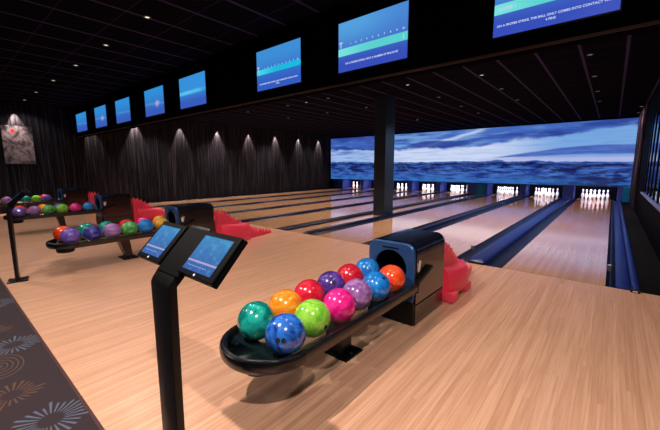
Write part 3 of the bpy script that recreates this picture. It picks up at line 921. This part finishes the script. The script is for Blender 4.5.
# ------------------------------------------------------------------ red dinosaur ramps behind the hoods
def ramp_parts(t):
    # local: y=0 tall rear end, slopes down along +y
    def top(y):
        pts = [(0, .53), (.10, .53), (.2, .49), (.34, .38), (.50, .27), (.66, .19), (.82, .12), (1.0, .08), (1.2, .05), (1.28, .045)]
        for (a, za), (b, zb) in zip(pts, pts[1:]):
            if y <= b: return za+(zb-za)*(y-a)/(b-a)
        return pts[-1][1]
    def hw(y):
        pts = [(0, .15), (.3, .16), (.7, .15), (1.0, .11), (1.28, .05)]
        for (a, za), (b, zb) in zip(pts, pts[1:]):
            if y <= b: return za+(zb-za)*(y-a)/(b-a)
        return pts[-1][1]
    bm = nb(); loops = []
    n = 22
    for i in range(n+1):
        y = 1.26*i/n; w2 = hw(y); tp = top(y)-.05*min(1, top(y)/.2)
        zb = 0 if y > .15 else 0
        ch = min(.10, tp*.45)
        loops.append([(-w2, y, zb), (w2, y, zb), (w2*.98, y, tp*.6), (w2*.86, y, tp), (w2*.62, y, tp), (w2*.45, y, tp-ch*.6), (0, y, tp-ch), (-w2*.45, y, tp-ch*.6), (-w2*.62, y, tp), (-w2*.86, y, tp), (-w2*.98, y, tp*.6)])
    loft(bm, loops)
    obj('chute', bm, red_m, t, True)
    # toothed crests on both edges
    for s in (-1, 1):
        bm = nb(); step = .074; y = .0; k = 0
        up = []
        while y < 1.2:
            h = .085 if y < 1.0 else .045
            up += [(y, top(y)-.02), (y+step*.5, top(y+step*.5)+h*.62)]
            y += step
        up.append((y, top(y)-.02))
        A = []; rows = []
        for (yy, zz) in up:
            xo = s*hw(yy)*.88
            rows.append((bm.verts.new((xo-.014, yy, zz)), bm.verts.new((xo+.014, yy, zz)), bm.verts.new((xo+.014, yy, top(yy)*.55)), bm.verts.new((xo-.014, yy, top(yy)*.55))))
        for a, b in zip(rows, rows[1:]):
            for i in range(4): bm.faces.new((a[i], a[(i+1) % 4], b[(i+1) % 4], b[i]))
        bm.faces.new(rows[0]); bm.faces.new(rows[-1][::-1])
        obj('spiky_crest', bm, red_m, t)
    # bulging haunches with feet
    for s in (-1, 1):
        bm = nb(); loops = []
        for i in range(13):
            f = i/12; y = .06+.60*f; b = math.sin(PI*min(1, max(0, f*.9+.07)))**.5
            zt = .325-.05*f
            xo = s*.13; xe = s*(.13+.115*b+.02)
            loops.append([(xo, y, .05), (s*(abs(xe)-.02), y, .05), (xe, y, .10), (xe, y, zt-.07), (s*(abs(xe)-.03), y, zt-.015), (xo, y, zt+.02)])
        loft(bm, loops)
        h = obj('haunch', bm, red_m, t, True)
        obj('foot', bx(min(s*.15, s*.27), max(s*.15, s*.27), .02, .18, 0, .10, bev=.02), red_m, t, True)
        obj('foot', bx(min(s*.15, s*.26), max(s*.15, s*.26), .42, .60, 0, .085, bev=.02), red_m, t, True)
RL = ['red spiky dinosaur ball ramp behind the nearest ball return hood', 'red spiky dinosaur ball ramp behind the tablet stand, the largest one in view',
      'red spiky dinosaur ball ramp right of the second hood from the left', 'red spiky dinosaur ball ramp with only its top showing over a black hood']
ramp = thing('dinosaur_ramp', RL[0], 'ball ramp', (-1.385, FY+HD+.035, 0), 0, 'red ball ramps')
ramp_parts(ramp)
dup(ramp, (MX[1]+.12, FY+HD+.035, 0), RL[1])
dup(ramp, (MX[2]+.12, FY+HD+.035, 0), RL[2])
dup(ramp, (MX[3]+.3, FY+HD+.035, 0), RL[3])

# ------------------------------------------------------------------ tablet stands
tab_mat = tablet_mat()
def kiosk_parts(t, full=True):
    # local origin: post foot; post front face at y=0
    ang = math.atan2(.717, .697)
    bm = nb(); prism(bm, [(0, .0), (.032, .0), (.032, .856), (.22, 1.0305), (.19, 1.063), (.035, .903), (.008, .872), (0, .855)], 'x', -.090, .060, bev=.006)
    obj('post', bm, black_satin, t, True)
    obj('base_plate', bx(-.105, .085, -.07, .11, 0, .012, bev=.003), black_satin, t)
    for x, y in ((-.09, -.055), (.07, -.055), (-.09, .09), (.07, .09)):
        obj('bolt', lathe(nb(), [(.010, .012), (.010, .018), (.001, .02)], 8, (x, y)), steel, t)
    h = bpy.data.objects.new('tablet_head', None); COL.objects.link(h); h.parent = t
    h.location = (0, .045, .913); h.rotation_euler = (ang, 0, 0)
    bpy.data.objects.remove(h)
    M = Matrix.Translation((0, .040, .915))@Matrix.Rotation(ang, 4, 'X')
    def hp(name, bm, mat, par=t, sm=False):
        bm.transform(M); return obj(name, bm, mat, par, sm)
    hp('head_plate', bx(-.315, .315, .0, .198, -.024, -.008, bev=.004), tablet_black)
    hp('centre_bar', bx(-.085, .085, -.02, .198, -.024, .000, bev=.003), tablet_black)
    for s, x0, x1 in ((-1, -.312, -.092), (1, .068, .312)):
        b = hp('tablet', bx(x0, x1, .002, .196, -.008, .008, bev=.004), tablet_black)
        sx0 = x0+.020 if s < 0 else x0+.022; sx1 = x1-.028 if s < 0 else x1-.03
        o = obj('tablet_screen', bx(0, .17, 0, .15, 0, .0015), tab_mat, b)
        o.matrix_basis = M@Matrix.Translation((sx0, .023, .0078)); o.scale = ((sx1-sx0)/.17, 1, 1)
        c = lathe(nb(), [(.005, .008), (.005, .009), (.001, .009)], 12, ((x0+x1)/2, .012)); c.transform(M); obj('home_button', c, white_line, b)
KX = -1.372
k1 = thing('tablet_stand', 'black stand with two glowing blue tablets, in the foreground', 'tablet stand', (KX, -4.16, 0), 0, 'tablet stands')
kiosk_parts(k1)
dup(k1, (-5.29, -4.16, 0), 'thin dark tablet stand at the left edge of the photo, seen from its side', R(-11))

# ------------------------------------------------------------------ world, camera, view
wd = bpy.data.worlds.new('World'); scn.world = wd; wd.use_nodes = True
wd.node_tree.nodes['Background'].inputs[0].default_value = (.02, .022, .035, 1)
wd.node_tree.nodes['Background'].inputs[1].default_value = .3

cd = bpy.data.cameras.new('cam'); cam = bpy.data.objects.new('camera', cd); COL.objects.link(cam)
f = 335.457; yaw = R(39.886); pit = R(-8.155); roll = R(-.066)
cd.sensor_width = 36; cd.lens = f/660*36; cd.sensor_fit = 'HORIZONTAL'
fw = Vector((-math.sin(yaw)*math.cos(pit), math.cos(yaw)*math.cos(pit), math.sin(pit)))
rt = Vector((math.cos(yaw), math.sin(yaw), 0)); up = rt.cross(fw)
rt2 = rt*math.cos(roll)+up*math.sin(roll); up2 = up*math.cos(roll)-rt*math.sin(roll)
m = Matrix((rt2, up2, -fw)).transposed().to_4x4(); m.translation = Vector((-.052, -4.701, 1.316))
cam.matrix_world = m; cd.clip_start = .02
scn.camera = cam
scn.view_settings.view_transform = 'Standard'; scn.view_settings.look = 'None'
scn.view_settings.gamma = 1; scn.view_settings.exposure = 0
scn.view_settings.use_curve_mapping = False
